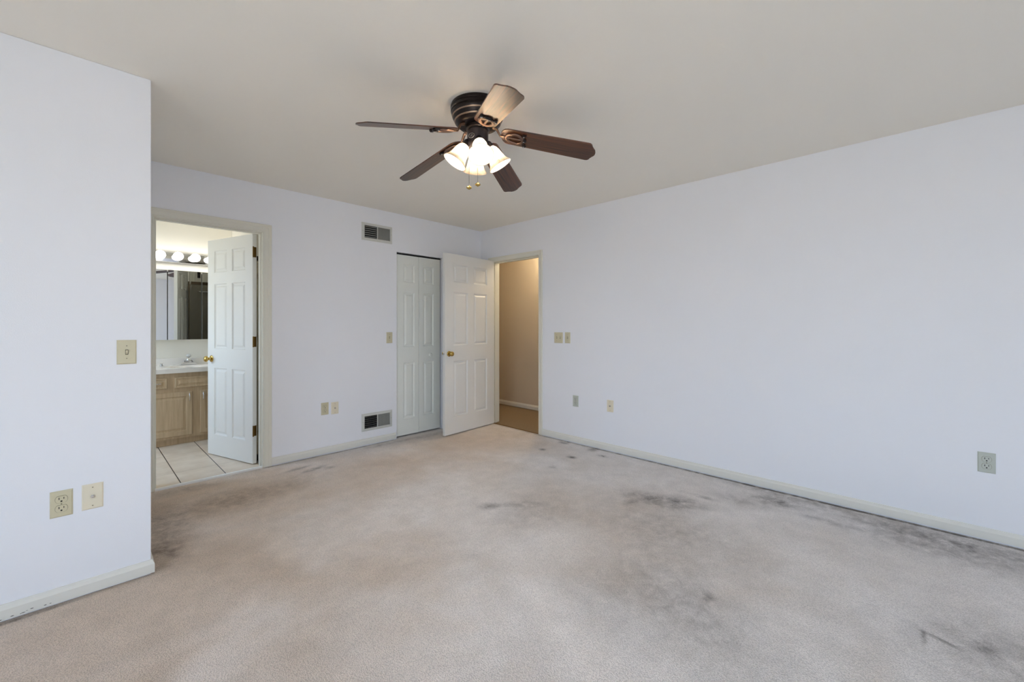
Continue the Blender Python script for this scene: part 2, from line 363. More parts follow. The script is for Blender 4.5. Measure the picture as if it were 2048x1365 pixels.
def tube(bm, pts, rad, n=10, flat=1.0, closed=False):
    pts = [Vector(p) for p in pts]; m = len(pts)
    rad = rad if isinstance(rad, (list, tuple)) else [rad] * m
    rings = []
    for i, p in enumerate(pts):
        a = pts[(i - 1) % m] if (closed or i > 0) else p
        b = pts[(i + 1) % m] if (closed or i < m - 1) else p
        t = (b - a).normalized()
        up = Vector((0, 0, 1)) if abs(t.z) < .95 else Vector((1, 0, 0))
        s = t.cross(up).normalized(); u = s.cross(t).normalized()
        rings.append([bm.verts.new(p + s * rad[i] * math.cos(2 * PI * k / n) + u * rad[i] * flat * math.sin(2 * PI * k / n)) for k in range(n)])
    prs = list(zip(rings, rings[1:])) + ([(rings[-1], rings[0])] if closed else [])
    for a, b in prs:
        for k in range(n):
            j = (k + 1) % n; bm.faces.new((a[k], a[j], b[j], b[k]))
    if not closed: bm.faces.new(rings[0][::-1]); bm.faces.new(rings[-1])
def prism(bm, pts, y0, y1):
    """outline of (x,z) points extruded along y"""
    a = [bm.verts.new((x, y0, z)) for x, z in pts]; b = [bm.verts.new((x, y1, z)) for x, z in pts]
    bm.faces.new(a); bm.faces.new(b[::-1]); n = len(pts)
    for i in range(n):
        j = (i + 1) % n; bm.faces.new((a[j], a[i], b[i], b[j]))
def ball(bm, c, r, sx=1, sy=1, sz=1, u=24, v=16):
    bmesh.ops.create_uvsphere(bm, u_segments=u, v_segments=v, radius=r, matrix=Matrix.Translation(c) @ Matrix.Diagonal((sx, sy, sz, 1)))
def frustum(bm, w, h, d, ins, x=0, z=0, y=0):
    """plate on the plane y, standing out to -y, with sloped edges"""
    a = [bm.verts.new((x + sx * w / 2, y, z + sz * h / 2)) for sx, sz in ((-1, -1), (1, -1), (1, 1), (-1, 1))]
    m_ = [bm.verts.new((x + sx * w / 2, y - d * .35, z + sz * h / 2)) for sx, sz in ((-1, -1), (1, -1), (1, 1), (-1, 1))]
    b = [bm.verts.new((x + sx * (w / 2 - ins), y - d, z + sz * (h / 2 - ins))) for sx, sz in ((-1, -1), (1, -1), (1, 1), (-1, 1))]
    bm.faces.new(b)
    for p, q in ((a, m_), (m_, b)):
        for i in range(4):
            j = (i + 1) % 4; bm.faces.new((p[i], p[j], q[j], q[i]))
    bm.faces.new(a[::-1])
def obj(name, bm, m, parent=None, smooth=False, loc=None, rot=None):
    bmesh.ops.recalc_face_normals(bm, faces=bm.faces[:])
    me = bpy.data.meshes.new(name); bm.to_mesh(me); bm.free()
    for q in (m if isinstance(m, (list, tuple)) else [m]): me.materials.append(q)
    if smooth:
        for p in me.polygons: p.use_smooth = True
        try: me.set_sharp_from_angle(angle=R(38))
        except Exception: pass
    o = bpy.data.objects.new(name, me); C.objects.link(o)
    if parent: o.parent = parent
    if loc: o.location = loc
    if rot: o.rotation_euler = rot
    return o
def struct(name, bm, m, parent=None, **k):
    o = obj(name, bm, m, parent, **k)
    if not parent: o['kind'] = 'structure'
    return o
def thing(name, label, cat, loc=(0, 0, 0), rotz=0, group=None):
    o = bpy.data.objects.new(name, None); C.objects.link(o); o.empty_display_size = .05
    o.location = loc; o.rotation_euler = (0, 0, rotz); o['label'] = label; o['category'] = cat
    if group: o['group'] = group
    return o
def sroot(name, loc=(0, 0, 0), rotz=0):
    o = bpy.data.objects.new(name, None); C.objects.link(o); o.empty_display_size = .05
    o.location = loc; o.rotation_euler = (0, 0, rotz); o['kind'] = 'structure'; return o
B = bmesh.new

# ------------------------------------------------------------------ the setting
T = .115
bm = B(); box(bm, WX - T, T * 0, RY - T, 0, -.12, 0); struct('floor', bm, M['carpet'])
bm = B(); box(bm, WX - T, T, RY - T, T, H, H + .1); struct('ceiling', bm, M['ceiling'])
# back wall with the bathroom and closet openings
BX0, BX1, BH = -3.215, -2.505, 2.030          # bathroom door opening (jamb faces)
CX0, CX1, CH = -1.212, -.602, 2.026           # closet opening
bm = B()
box(bm, -3.356, BX0 - .018, 0, T, 0, H); box(bm, BX0 - .018, BX1 + .018, 0, T, BH + .018, H)
box(bm, BX1 + .018, CX0, 0, T, 0, H); box(bm, CX0, CX1, 0, T, CH, H); box(bm, CX1, T, 0, T, 0, H)
struct('wall_back', bm, M['wall'])
HY0, HY1, HH = -.982, -.214, 2.018            # hallway door opening
bm = B()
box(bm, 0, T, RY - T, HY0 - .018, 0, H); box(bm, 0, T, HY0 - .018, HY1 + .018, HH + .018, H); box(bm, 0, T, HY1 + .018, 0, 0, H)
struct('wall_right', bm, M['wall'])
bm = B(); rbox(bm, WX - T, -3.356, -1.3345, T, 0, H, .004, 2); struct('wall_closet', bm, M['wall'])
bm = B()
box(bm, WX - T, WX, RY - T, WY0, 0, H); box(bm, WX - T, WX, WY1, T, 0, H)
box(bm, WX - T, WX, WY0, WY1, 0, WZ0); box(bm, WX - T, WX, WY0, WY1, WZ1, H); struct('wall_left', bm, M['wall'])
bm = B()
box(bm, WX, RX0, RY - T, RY, 0, H); box(bm, RX1, 0, RY - T, RY, 0, H)
box(bm, RX0, RX1, RY - T, RY, 0, WZ0); box(bm, RX0, RX1, RY - T, RY, WZ1, H); struct('wall_rear', bm, M['wall'])
# closet interior behind the bifold
bm = B(); box(bm, CX0 - .3, 0, .75, .80, 0, H); box(bm, CX0 - .35, CX0 - .3, T, .80, 0, H); box(bm, 0, .05, T, .8, 0, H); struct('wall_closet_inside', bm, M['wall'])
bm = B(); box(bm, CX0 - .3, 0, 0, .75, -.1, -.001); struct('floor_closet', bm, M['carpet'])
bm = B(); box(bm, CX0 - .35, .05, T, .8, H, H + .1); struct('ceiling_closet', bm, M['ceiling'])
# bathroom shell
BR = -2.32
bm = B(); box(bm, BWX - T, -1.5, 1.90, 2.0, 0, H); struct('wall_bath_far', bm, M['bathwall'])
bm = B()
box(bm, BWX - T, BWX, T, BWY0, 0, H); box(bm, BWX - T, BWX, BWY1, 1.90, 0, H)
box(bm, BWX - T, BWX, BWY0, BWY1, 0, BWZ0); box(bm, BWX - T, BWX, BWY0, BWY1, BWZ1, H); struct('wall_bath_left', bm, M['bathwall'])
bm = B(); box(bm, BR, -1.5, .95, 1.90, 0, H); box(bm, -1.61, -1.5, T, .95, 0, H); struct('wall_bath_right', bm, M['bathwall'])
bm = B(); box(bm, BWX, BX0 - .075, T, T + .006, 0, H); box(bm, BX1 + .075, -1.61, T, T + .006, 0, H); box(bm, BX0 - .075, BX1 + .075, T, T + .006, BH + .075, H); struct('wall_bath_near', bm, M['bathwall'])
bm = B(); box(bm, BX0 - .018, BX1 + .018, .0, T, -.1, .012); box(bm, BWX - T, -1.5, T, 2.0, -.1, .012); struct('floor_bathroom', bm, M['tile'])
bm = B(); box(bm, BWX - T, -1.57, T, 2.0, H, H + .1); struct('ceiling_bathroom', bm, M['bathwall'])
# hallway shell
HX = .98
bm = B(); box(bm, HX, HX + .1, -3.2, 1.6, 0, H); struct('wall_hall_far', bm, M['hallwall'])
bm = B(); box(bm, T, HX, 1.5, 1.6, 0, H); struct('wall_hall_end', bm, M['hallwall'])
bm = B(); box(bm, T, HX, -3.2, -3.1, 0, H); struct('wall_hall_near', bm, M['hallwall'])
bm = B(); box(bm, T, T + .006, -3.1, HY0 - .075, 0, H); box(bm, T, T + .006, HY1 + .075, 1.5, 0, H); box(bm, T, T + .006, HY0 - .075, HY1 + .075, HH + .075, H); struct('wall_hall_bedroom_side', bm, M['hallwall'])
bm = B(); box(bm, 0.0, HX + .1, -3.2, 1.6, -.12, -.0005); struct('floor_hallway', bm, M['hallcarpet'])
bm = B(); box(bm, T, HX + .1, -3.2, 1.6, H, H + .1); struct('ceiling_hallway', bm, M['ceiling'])

# trim: casings, jambs, baseboards
def casing(name, a0, a1, h, prof, axis, wall, side, m, z0=.004):
    """mitred casing round three sides of an opening; prof = (outward offset, stand-off)"""
    bm = B(); loops = []
    for o, d in prof:
        pp = [(a0 - o, z0), (a0 - o, h + o), (a1 + o, h + o), (a1 + o, z0)]
        loops.append([bm.verts.new((a, wall + side * d, z) if axis == 'x' else (wall + side * d, a, z)) for a, z in pp])
    for l0, l1 in zip(loops, loops[1:] + loops[:1]):
        for i in range(3): bm.faces.new((l0[i], l0[i + 1], l1[i + 1], l1[i]))
    bm.faces.new([l[0] for l in loops]); bm.faces.new([l[3] for l in loops][::-1])
    return struct(name, bm, m)
CP = [(.005, -.001), (.005, .009), (.012, .011), (.016, .009), (.040, .013), (.046, .016), (.066, .016), (.069, .012), (.069, -.001)]
CP2 = [(o * .84, d) for o, d in CP]
casing('trim_1', BX0, BX1, BH, CP, 'x', 0, -1, M['trim'])
casing('trim_2', HY0, HY1, HH, CP2, 'y', 0, -1, M['trim'])
casing('trim_3', BX0, BX1, BH, CP, 'x', T + .006, 1, M['trim'], .013)
casing('trim_4', HY0, HY1, HH, CP2, 'y', T + .006, 1, M['trim'])
def jamb(name, a0, a1, h, axis, d0, d1, stop0, stop1, z0):
    bm = B()
    def bx(p0, p1, q0, q1, z0, z1):
        if axis == 'x': box(bm, p0, p1, q0, q1, z0, z1)
        else: box(bm, q0, q1, p0, p1, z0, z1)
    bx(a0 - .018, a0, d0, d1, z0, h + .018); bx(a1, a1 + .018, d0, d1, z0, h + .018); bx(a0, a1, d0, d1, h, h + .018)
    bx(a0, a0 + .011, stop0, stop1, z0, h - .011); bx(a1 - .011, a1, stop0, stop1, z0, h - .011); bx(a0, a1, stop0, stop1, h - .011, h)
    return struct(name, bm, M['trim'])
jamb('trim_5', BX0, BX1, BH, 'x', 0, T + .006, .03, .068, .013)
jamb('trim_6', HY0, HY1, HH, 'y', 0, T + .006, .042, .08, .003)
def sweep2(name, pts, prof, m, closed_ends=True, sgn=1):
    """prof (out, z) swept along a floor polyline, mitred; 'out' is to the right of travel for sgn=1"""
    bm = B(); n = len(pts); P = [Vector(p) for p in pts]; rings = []
    for i in range(n):
        ds = []
        if i > 0: ds.append((P[i] - P[i - 1]).normalized())
        if i < n - 1: ds.append((P[i + 1] - P[i]).normalized())
        ns = [Vector((d.y, -d.x)) * sgn for d in ds]
        nn = ns[0] if len(ns) == 1 else (ns[0] + ns[1]) / (1 + ns[0].dot(ns[1]))
        rings.append([bm.verts.new((P[i].x + nn.x * o, P[i].y + nn.y * o, z)) for o, z in prof])
    k = len(prof)
    for a, b in zip(rings, rings[1:]):
        for j in range(k): bm.faces.new((a[j], a[(j + 1) % k], b[(j + 1) % k], b[j]))
    bm.faces.new(rings[0][::-1]); bm.faces.new(rings[-1])
    return struct(name, bm, m)
BP = [(-.001, .010), (.013, .010), (.013, .052), (.010, .058), (.007, .064), (.005, .0725), (-.001, .0735)]
sweep2('baseboard_back', [(BX1 + .069, 0), (CX0 - .012, 0)], BP, M['base'])
sweep2('baseboard_corner', [(CX1 + .01, 0), (0, 0), (0, HY1 + .058)], BP, M['base'])
sweep2('baseboard_right', [(0, HY0 - .058), (0, RY)], BP, M['base'])
sweep2('baseboard_left', [(WX, -1.3345), (-3.356, -1.3345), (-3.356, 0), (BX0 - .069, 0)], BP, M['base'])
sweep2('baseboard_rear', [(0, RY), (WX, RY), (WX, -1.35)], BP, M['base'])
sweep2('baseboard_hall', [(HX, 1.5), (HX, -3.1)], BP, M['base'])
# carpet and tile edges
bm = B(); rbox(bm, BX0, BX1, -.006, .024, -.002, .015, .002); struct('trim_7', bm, M['strip'])
bm = B(); a = []
for i in range(25):
    y = HY1 - (HY1 - HY0) * i / 24
    a.append((.010 + .030 * math.sin(PI * i / 24) ** .7 * 0 + .012 * math.sin(i * .9) * .25 + (.02 * (1 - i / 24)), y, .003))
tube(bm, a, .006, 8, .6); struct('trim_8', bm, M['seam'])

# ------------------------------------------------------------------ doors
def panel_leaf(bm, w_, h, t, cols, rows, two=True):
    """leaf 0..w x 0..t x 0..h with sunk and raised panels pressed in both faces"""
    xs = sorted({0, w_, *[c for p in cols for c in p]}); zs = sorted({0, h, *[c for p in rows for c in p]})
    for face in ((0, 1), (t, -1)):
        y0, s = face
        for i in range(len(xs) - 1):
            for j in range(len(zs) - 1):
                x0, x1, z0, z1 = xs[i], xs[i + 1], zs[j], zs[j + 1]
                isp = any(abs(x0 - c[0]) < 1e-6 and abs(x1 - c[1]) < 1e-6 for c in cols) and any(abs(z0 - c[0]) < 1e-6 and abs(z1 - c[1]) < 1e-6 for c in rows)
                lv = [(0, 0)]
                if isp: lv = [(0, 0), (.003, .0055), (.011, .0110), (.019, .0110), (.036, .0025), (.040, .0025)]
                prev = None
                for ins, d in lv:
                    r_ = [bm.verts.new((x0 + ins, y0 + s * d, z0 + ins)), bm.verts.new((x1 - ins, y0 + s * d, z0 + ins)), bm.verts.new((x1 - ins, y0 + s * d, z1 - ins)), bm.verts.new((x0 + ins, y0 + s * d, z1 - ins))]
                    if prev:
                        for k in range(4): bm.faces.new((prev[k], prev[(k + 1) % 4], r_[(k + 1) % 4], r_[k]))
                    prev = r_
                bm.faces.new(prev)
    for q in (((0, 0, 0), (0, t, 0), (0, t, h), (0, 0, h)), ((w_, 0, 0), (w_, t, 0), (w_, t, h), (w_, 0, h)), ((0, 0, 0), (w_, 0, 0), (w_, t, 0), (0, t, 0)), ((0, 0, h), (w_, 0, h), (w_, t, h), (0, t, h))):
        bm.faces.new([bm.verts.new(p) for p in q])
    bmesh.ops.remove_doubles(bm, verts=bm.verts[:], dist=1e-5)
ROWS = [(.190, .812), (.992, 1.594), (1.700, 1.900)]
KNOB = [(0, .0), (.031, .0), (.031, .003), (.026, .007), (.012, .009), (.0105, .026), (.018, .032), (.0265, .042), (.027, .050), (.022, .058), (.010, .0625), (0, .063)]
def knob(bm, x, y, z, s):
    lathe(bm, KNOB, 32, Matrix.Translation((x, y, z)) @ Matrix.Rotation(R(90) * s, 4, 'X'))
def hinge(parent, x, y, z, w_=.032, side=1):
    bm = B(); rbox(bm, x, x + w_ * side, y - .0025, y, z - .045, z + .045, .001) if side > 0 else rbox(bm, x + w_ * side, x, y - .0025, y, z - .045, z + .045, .001)
    for dz in (-.03, 0, .03): lathe(bm, [(.0035, -.0005), (.0028, .001)], 10, Matrix.Translation((x + side * w_ * (.45 if dz else .7), y - .0025, z + dz)) @ Matrix.Rotation(R(90), 4, 'X'))
    return obj('hinge', bm, M['oldbrass'], parent, smooth=True)

# bathroom door: hinged on the right jamb, swung into the bathroom. local x runs from the hinge to the free edge
ang = math.atan2(.955, -.295)
d1 = sroot('door_1', (BX1 - .012, T + .010, .020), ang)
bm = B(); panel_leaf(bm, .692, 2.008, .035, [(.108, .306), (.386, .584)], ROWS)
leaf = obj('door_leaf', bm, M['door'], d1)
leaf.location = (.0, -.035 + .035, 0)
kx = .692 - .060
for s, yy in ((1, 0.0), (-1, .035)):
    bm = B(); knob(bm, kx, yy, .896, s); obj('door_knob', bm, M['brass'], d1, smooth=True)
bm = B(); rbox(bm, .692, .6935, .006, .029, .868, .924, .0005); obj('latch_plate', bm, M['brass'], d1)
for z in (1.85, 1.065, .285):
    bm = B(); rbox(bm, -.0022, .0, .003, .033, z - .045, z + .045, .0008)
    for dz in (-.032, 0, .032): lathe(bm, [(.0036, 0), (.0028, .0012), (0, .0014)], 10, Matrix.Translation((-.0022, .012 if dz else .022, z + dz)) @ Matrix.Rotation(R(-90), 4, 'Y'))
    tube(bm, [(-.008, -.004 + .038, z - .047), (-.008, -.004 + .038, z + .047)], .0055, 12)
    obj('hinge', bm, M['oldbrass'], d1, smooth=True)
# hinge leaves on the jamb
# closet bifold: two narrow leaves
d2 = sroot('door_2', (CX0 + .008, .028, .016))
LW = .2925
for i in range(2):
    bm = B(); c0 = .094 if i == 0 else .058
    panel_leaf(bm, LW - .003, 1.990, .030, [(c0, c0 + .142)], [(.182, .800), (.974, 1.578), (1.690, 1.890)])
    lf = obj('door_leaf', bm, M['bifold'], d2); lf.location = (i * LW, 0, 0)
    if i == 1:
        bm = B(); lathe(bm, [(.010, 0), (.010, .012), (.019, .018), (.021, .026), (.016, .031), (0, .033)], 24, Matrix.Translation((.142, 0, .872)) @ Matrix.Rotation(R(90), 4, 'X'))
        obj('knob', bm, M['bifold'], lf, smooth=True)
bm = B(); box(bm, 0, CX1 - CX0 - .016, .004, .026, 1.996, 2.006); obj('top_track', bm, M['dark'], d2)
# hallway door, opened back against the closet
ang3 = PI + R(4.6)
d3 = sroot('door_3', (-.006, HY1 - .006, .012), ang3)
bm = B(); panel_leaf(bm, .806, 2.018, .035, [(.128, .358), (.457, .678)], [(.192, .815), (.992, 1.592), (1.705, 1.905)])
lf = obj('door_leaf', bm, M['door'], d3)
# seen face is at local y=.035 side
for s, yy in ((1, 0.0), (-1, .035)):
    bm = B(); knob(bm, .806 - .060, yy, .902, s); obj('door_knob', bm, M['brass'], d3, smooth=True)
bm = B(); rbox(bm, .806, .8070, .009, .026, .885, .919, .0004); lathe(bm, [(.009, 0), (.009, .008), (.004, .011)], 16, Matrix.Translation((.8070, .0175, .902)) @ Matrix.Rotation(R(90), 4, 'Y')); obj('latch_plate', bm, M['chrome'], d3, smooth=True)
for z in (1.82, 1.03, .25):
    bm = B(); tube(bm, [(-.006, -.003, z - .045), (-.006, -.003, z + .045)], .0055, 12); rbox(bm, -.002, 0, .002, .032, z - .045, z + .045, .0008); obj('hinge', bm, M['oldbrass'], d3, smooth=True)
# strike plate on the hallway jamb
bm = B(); rbox(bm, .004, .032, HY0, HY0 + .0015, .88, .95, .0005); struct('trim_9', bm, M['oldbrass'])

# windows behind the camera: local x runs along the wall, local y out of the room
def wframe(bm, x0, x1, z0, z1, y0, y1, b):
    box(bm, x0, x0 + b, y0, y1, z0, z1); box(bm, x1 - b, x1, y0, y1, z0, z1); box(bm, x0 + b, x1 - b, y0, y1, z0, z0 + b); box(bm, x0 + b, x1 - b, y0, y1, z1 - b, z1)
def window(name, loc, rot, w_, WZ0=WZ0, WZ1=WZ1):
    wd = sroot(name, loc, rot)
    bm = B(); wframe(bm, 0, w_, WZ0, WZ1, .015, .095, .03); obj('window_frame', bm, M['white'], wd)
    for x0, x1, yy in ((.03, w_ / 2 + .02, .055), (w_ / 2 - .02, w_ - .03, .025)):
        bm = B(); wframe(bm, x0, x1, WZ0 + .03, WZ1 - .03, yy, yy + .025, .035); s_ = obj('sash', bm, M['white'], wd)
        bm = B(); box(bm, x0 + .035, x1 - .035, yy + .010, yy + .014, WZ0 + .065, WZ1 - .065); obj('window_pane', bm, M['pane'], s_)
    bm = B(); rbox(bm, -.04, w_ + .04, -.03, .015, WZ0 - .025, WZ0, .004); obj('window_sill', bm, M['trim'], wd)
window('window_1', (WX, WY0, 0), R(90), WY1 - WY0)
window('fill_window_2', (RX1, RY, 0), PI, RX1 - RX0)  # added window, out of view, for fill light on the walls
window('window_3', (BWX, BWY0, 0), R(90), BWY1 - BWY0, BWZ0, BWZ1)

# ------------------------------------------------------------------ wall plates
def screw(parent, x, z, y, r=.0026, m=None):
    bm = B(); lathe(bm, [(r, 0), (r * .9, .0010), (0, .0013)], 12, Matrix.Translation((x, y, z)) @ Matrix.Rotation(R(90), 4, 'X'))
    obj('screw', bm, m or M['screw'], parent, smooth=True)
def plate(parent, w_, h, m):
    bm = B(); frustum(bm, w_, h, .0055, .005); obj('plate', bm, m, parent)
def place(label, cat, name, x, y, z, rot, group=None): return thing(name, label, cat, (x, y, z), rot, group)
def outlet(label, x, y, z, rot, m):
    t = place(label, 'electrical outlet', 'electrical_outlet', x, y, z, rot)
    plate(t, .070, .115, m)
    for s in (1, -1):
        def face(r_, c_):
            return [(r_ * math.cos(2 * PI * i / 40), max(-c_, min(c_, r_ * math.sin(2 * PI * i / 40)))) for i in range(40)]
        bm = B(); prism(bm, face(.0190, .0148), -.0078, -.0050)
        r_ = obj('receptacle', bm, m, t); r_.location = (0, 0, s * .0202)
        bm = B(); prism(bm, face(.0200, .0158), -.0059, -.0050); obj('groove', bm, M['gap'], r_)
        bm = B()
        box(bm, -.0086, -.0060, -.0083, -.0072, -.0006, .0092); box(bm, .0062, .0086, -.0083, -.0072, .0008, .0088)
        lathe(bm, [(.0033, 0), (.0033, .0010)], 14, Matrix.Translation((0, -.0073, -.0078)) @ Matrix.Rotation(R(90), 4, 'X'))
        obj('contact_slots', bm, M['slot'], r_)
    screw(t, 0, 0, -.0055); return t
def switch(label, x, y, z, rot, m, gangs=1):
    t = place(label, 'light switch', 'light_switch', x, y, z, rot)
    plate(t, .070 + .046 * (gangs - 1), .115, m)
    for k in range(gangs):
        dx = (k - (gangs - 1) / 2) * .046
        bm = B(); box(bm, dx - .0052, dx + .0052, -.0062, -.0050, -.0120, .0120); fr = obj('toggle_slot', bm, M['slot'], t)
        bm = B(); tb = [(-.0040, -.0095), (.0040, -.0095), (.0040, .0095), (-.0040, .0095)]
        a = [bm.verts.new((dx + px, -.0060, pz)) for px, pz in tb]; b = [bm.verts.new((dx + px * .85, -.0150, pz * .55 + .0045)) for px, pz in tb]
        bm.faces.new(b); bm.faces.new(a[::-1])
        for i in range(4): bm.faces.new((a[i], a[(i + 1) % 4], b[(i + 1) % 4], b[i]))
        obj('toggle', bm, m, t)
        for s in (.030, -.030): screw(t, dx, s, -.0055)
    return t
def jack(label, x, y, z, rot, m):
    t = place(label, 'cable jack', 'cable_wall_plate', x, y, z, rot); plate(t, .070, .115, m)
    bm = B(); lathe(bm, [(.0075, 0), (.0075, .003), (.0050, .0032), (.0050, .010), (.0036, .010), (.0036, .006), (0, .006)], 6, Matrix.Translation((0, -.0055, 0)) @ Matrix.Rotation(R(90), 4, 'X')); obj('coaxial_connector', bm, M['nickel'], t)
    for s in (.0415, -.0415): screw(t, 0, s, -.0055)
    return t
yb = -1.3345
switch('ivory single light switch nearest the camera on the left wall', -3.445, yb, 1.100, 0, M['ivory'])
outlet('ivory duplex outlet low on the nearest left wall', -3.6575, yb, .440, 0, M['ivory'])
jack('cream cable jack plate right of the outlet on the nearest left wall', -3.560, yb, .4445, 0, M['cream'])
switch('small ivory light switch on the back wall left of the closet', -1.300, 0, 1.098, 0, M['ivory'])
outlet('ivory duplex outlet on the back wall between bathroom and vents', -1.977, 0, .436, 0, M['ivory'])
jack('cream cable jack plate on the back wall left of the lower vent', -1.882, 0, .430, 0, M['cream'])
rr_ = R(-90)
switch('double ivory light switch right of the hallway door', 0, -1.264, 1.096, rr_, M['ivory'], 2)
switch('single ivory switch beside the double switch on the right wall', 0, -1.385, 1.098, rr_, M['ivory'])
outlet('small pale duplex outlet low on the right wall near the switches', 0, -1.488, .440, rr_, M['greyplate'])
jack('ivory cable jack plate on the right wall, farther from the corner', 0, -1.897, .442, rr_, M['cream'])
outlet('pale grey duplex outlet low at the right end of the right wall', 0, -4.3335, .4445, rr_, M['greyplate'])

# ------------------------------------------------------------------ air vents
def vent(label, z, tilt):
    t = thing('air_vent', label, 'vent', (-1.440, 0, z), 0, 'wall registers left of the closet')
    W, Hh = .342, .180; ow, oh = .286, .126
    bm = B()
    def ring(w_, h_, y): return [bm.verts.new((sx * w_ / 2, y, sz * h_ / 2)) for sx, sz in ((-1, -1), (1, -1), (1, 1), (-1, 1))]
    L_ = [ring(W, Hh, 0), ring(W, Hh, -.003), ring(ow + .012, oh + .012, -.011), ring(ow, oh, -.010), ring(ow, oh, .0)]
    for a, b in zip(L_, L_[1:]):
        for i in range(4): bm.faces.new((a[i], a[(i + 1) % 4], b[(i + 1) % 4], b[i]))
    obj('frame', bm, M['vent'], t)
    bm = B(); box(bm, -ow / 2, ow / 2, -.0012, -.0004, -oh / 2, oh / 2); obj('backing', bm, M['dark'], t)
    bm = B(); box(bm, -.0035, .0035, -.0108, -.002, -oh / 2, oh / 2); obj('mullion', bm, M['vent'], t)
    n = 6
    for i in range(n):
        zz = -oh / 2 + oh * (i + .5) / n
        bm = B(); pp = [(-.0095, -.0065 * tilt), (-.0025, .0065 * tilt), (-.0013, .0065 * tilt), (-.0085, -.0065 * tilt)]
        a = [bm.verts.new((-ow / 2 + .001, y, zz + q)) for y, q in pp]; b = [bm.verts.new((-.004, y, zz + q)) for y, q in pp]
        bm.faces.new(a); bm.faces.new(b[::-1])
        for k in range(4): bm.faces.new((a[k], a[(k + 1) % 4], b[(k + 1) % 4], b[k]))
        obj('horizontal_louver', bm, M['louver'], t)
    bm = B()
    nv = 14
    for i in range(nv):
        xx = .006 + (ow / 2 - .008) * (i + .5) / nv
        pp = [(xx - .0024, -.0020), (xx + .0010, -.0095), (xx + .0026, -.0095), (xx - .0008, -.0020)]
        a = [bm.verts.new((q, y, -oh / 2 + .001)) for q, y in pp]; b = [bm.verts.new((q, y, oh / 2 - .001)) for q, y in pp]
        bm.faces.new(a[::-1]); bm.faces.new(b)
        for k in range(4): bm.faces.new((a[k], a[(k + 1) % 4], b[(k + 1) % 4], b[k]))
    obj('vertical_louvers', bm, M['louver'], t)
    for s in (-1, 1): screw(t, s * (W / 2 - .014), .006, -.0068, .0035, M['slot'])
    bm = B(); rbox(bm, -W / 2 + .016, -W / 2 + .020, -.016, -.005, -.026, -.004, .0008); obj('damper_lever', bm, M['vent'], t)
vent('painted metal air vent high on the back wall near the ceiling', 2.1895, -.42)
vent('painted metal air vent low on the back wall above the baseboard', .237, -.30)

# ------------------------------------------------------------------ ceiling fan
FX, FY = -2.066, -2.301
fan = thing('ceiling_fan', 'dark bronze ceiling fan with five walnut blades and four lit glass shades', 'ceiling fan', (FX, FY, 0))
bm = B(); lathe(bm, [(.100, 2.44), (.146, 2.44), (.149, 2.432), (.149, 2.424), (.145, 2.420), (.148, 2.414), (.148, 2.402), (.143, 2.398), (.145, 2.392), (.1425, 2.383), (.132, 2.358), (.121, 2.341), (.110, 2.331), (.104, 2.328), (.070, 2.328)], 64)
mh = obj('motor_housing', bm, M['bronze'], fan, smooth=True)
for z, r in ((2.3745, .1395), (2.349, .1273)):
    bm = B(); lathe(bm, [(r - .004, z + .0032), (r + .002, z + .0032), (r + .0005, z - .001), (r - .0015, z - .0032), (r - .008, z - .0032)], 64); obj('accent_band', bm, M['copper'], mh, smooth=True)
bm = B(); lathe(bm, [(.062, 2.329), (.066, 2.325), (.066, 2.312), (.060, 2.306), (.060, 2.300)], 48); obj('collar', bm, M['bronze'], fan, smooth=True)
bm = B(); lathe(bm, [(.050, 2.304), (.0585, 2.303), (.0595, 2.298), (.0585, 2.288), (.0585, 2.215), (.054, 2.203), (.040, 2.190), (.018, 2.184), (.010, 2.176), (.012, 2.166), (.007, 2.158), (0, 2.156)], 48); sh = obj('switch_housing', bm, M['bronze2'], fan, smooth=True)
# oval badge
ea = R(-166)
mt = Matrix.Rotation(ea, 4, 'Z') @ Matrix.Translation((.0595, 0, 2.258)) @ Matrix.Rotation(R(90), 4, 'Y')
bm = B(); tube(bm, [mt @ Vector((.013 * math.sin(2 * PI * i / 28), .018 * math.cos(2 * PI * i / 28), 0)) for i in range(28)], .0018, 8, closed=True)
tube(bm, [mt @ Vector(p) for p in ((.006, -.009, .001), (-.005, -.004, .001), (.005, .001, .001), (-.005, .006, .001), (.004, .010, .001))], .0012, 6)
obj('badge', bm, M['nickel'], sh, smooth=True)
Z0, PITCH = 2.307, math.tan(R(15))
def blade_outline():
    hw0, hw1 = .056, .066
    p = []
    r0, r1 = .128, .652
    for i in range(9):                                   # rounded root
        a = R(90 + 180 * i / 8); p.append((r0 + .040 + .040 * math.cos(a), hw0 * math.sin(a)))
    # p runs from +t to -t round the root; then out along -t
    half = [(r1 - .046, hw1), (r1 - .036, hw1 - .002), (r1 - .028, hw1 - .008), (r1 - .0245, hw1 - .015), (r1 - .0205, hw1 - .024), (r1 - .012, hw1 - .036), (r1 - .004, .020), (r1, .008)]
    tip = [(r, -t) for r, t in half] + half[::-1]
    return p + tip
def surf(r, t, m): return Z0 - m * r - t * PITCH
blades = [(168.3, .209), (95.5, .207), (25.5, .203), (-45.1, .185), (-118.9, .177)]
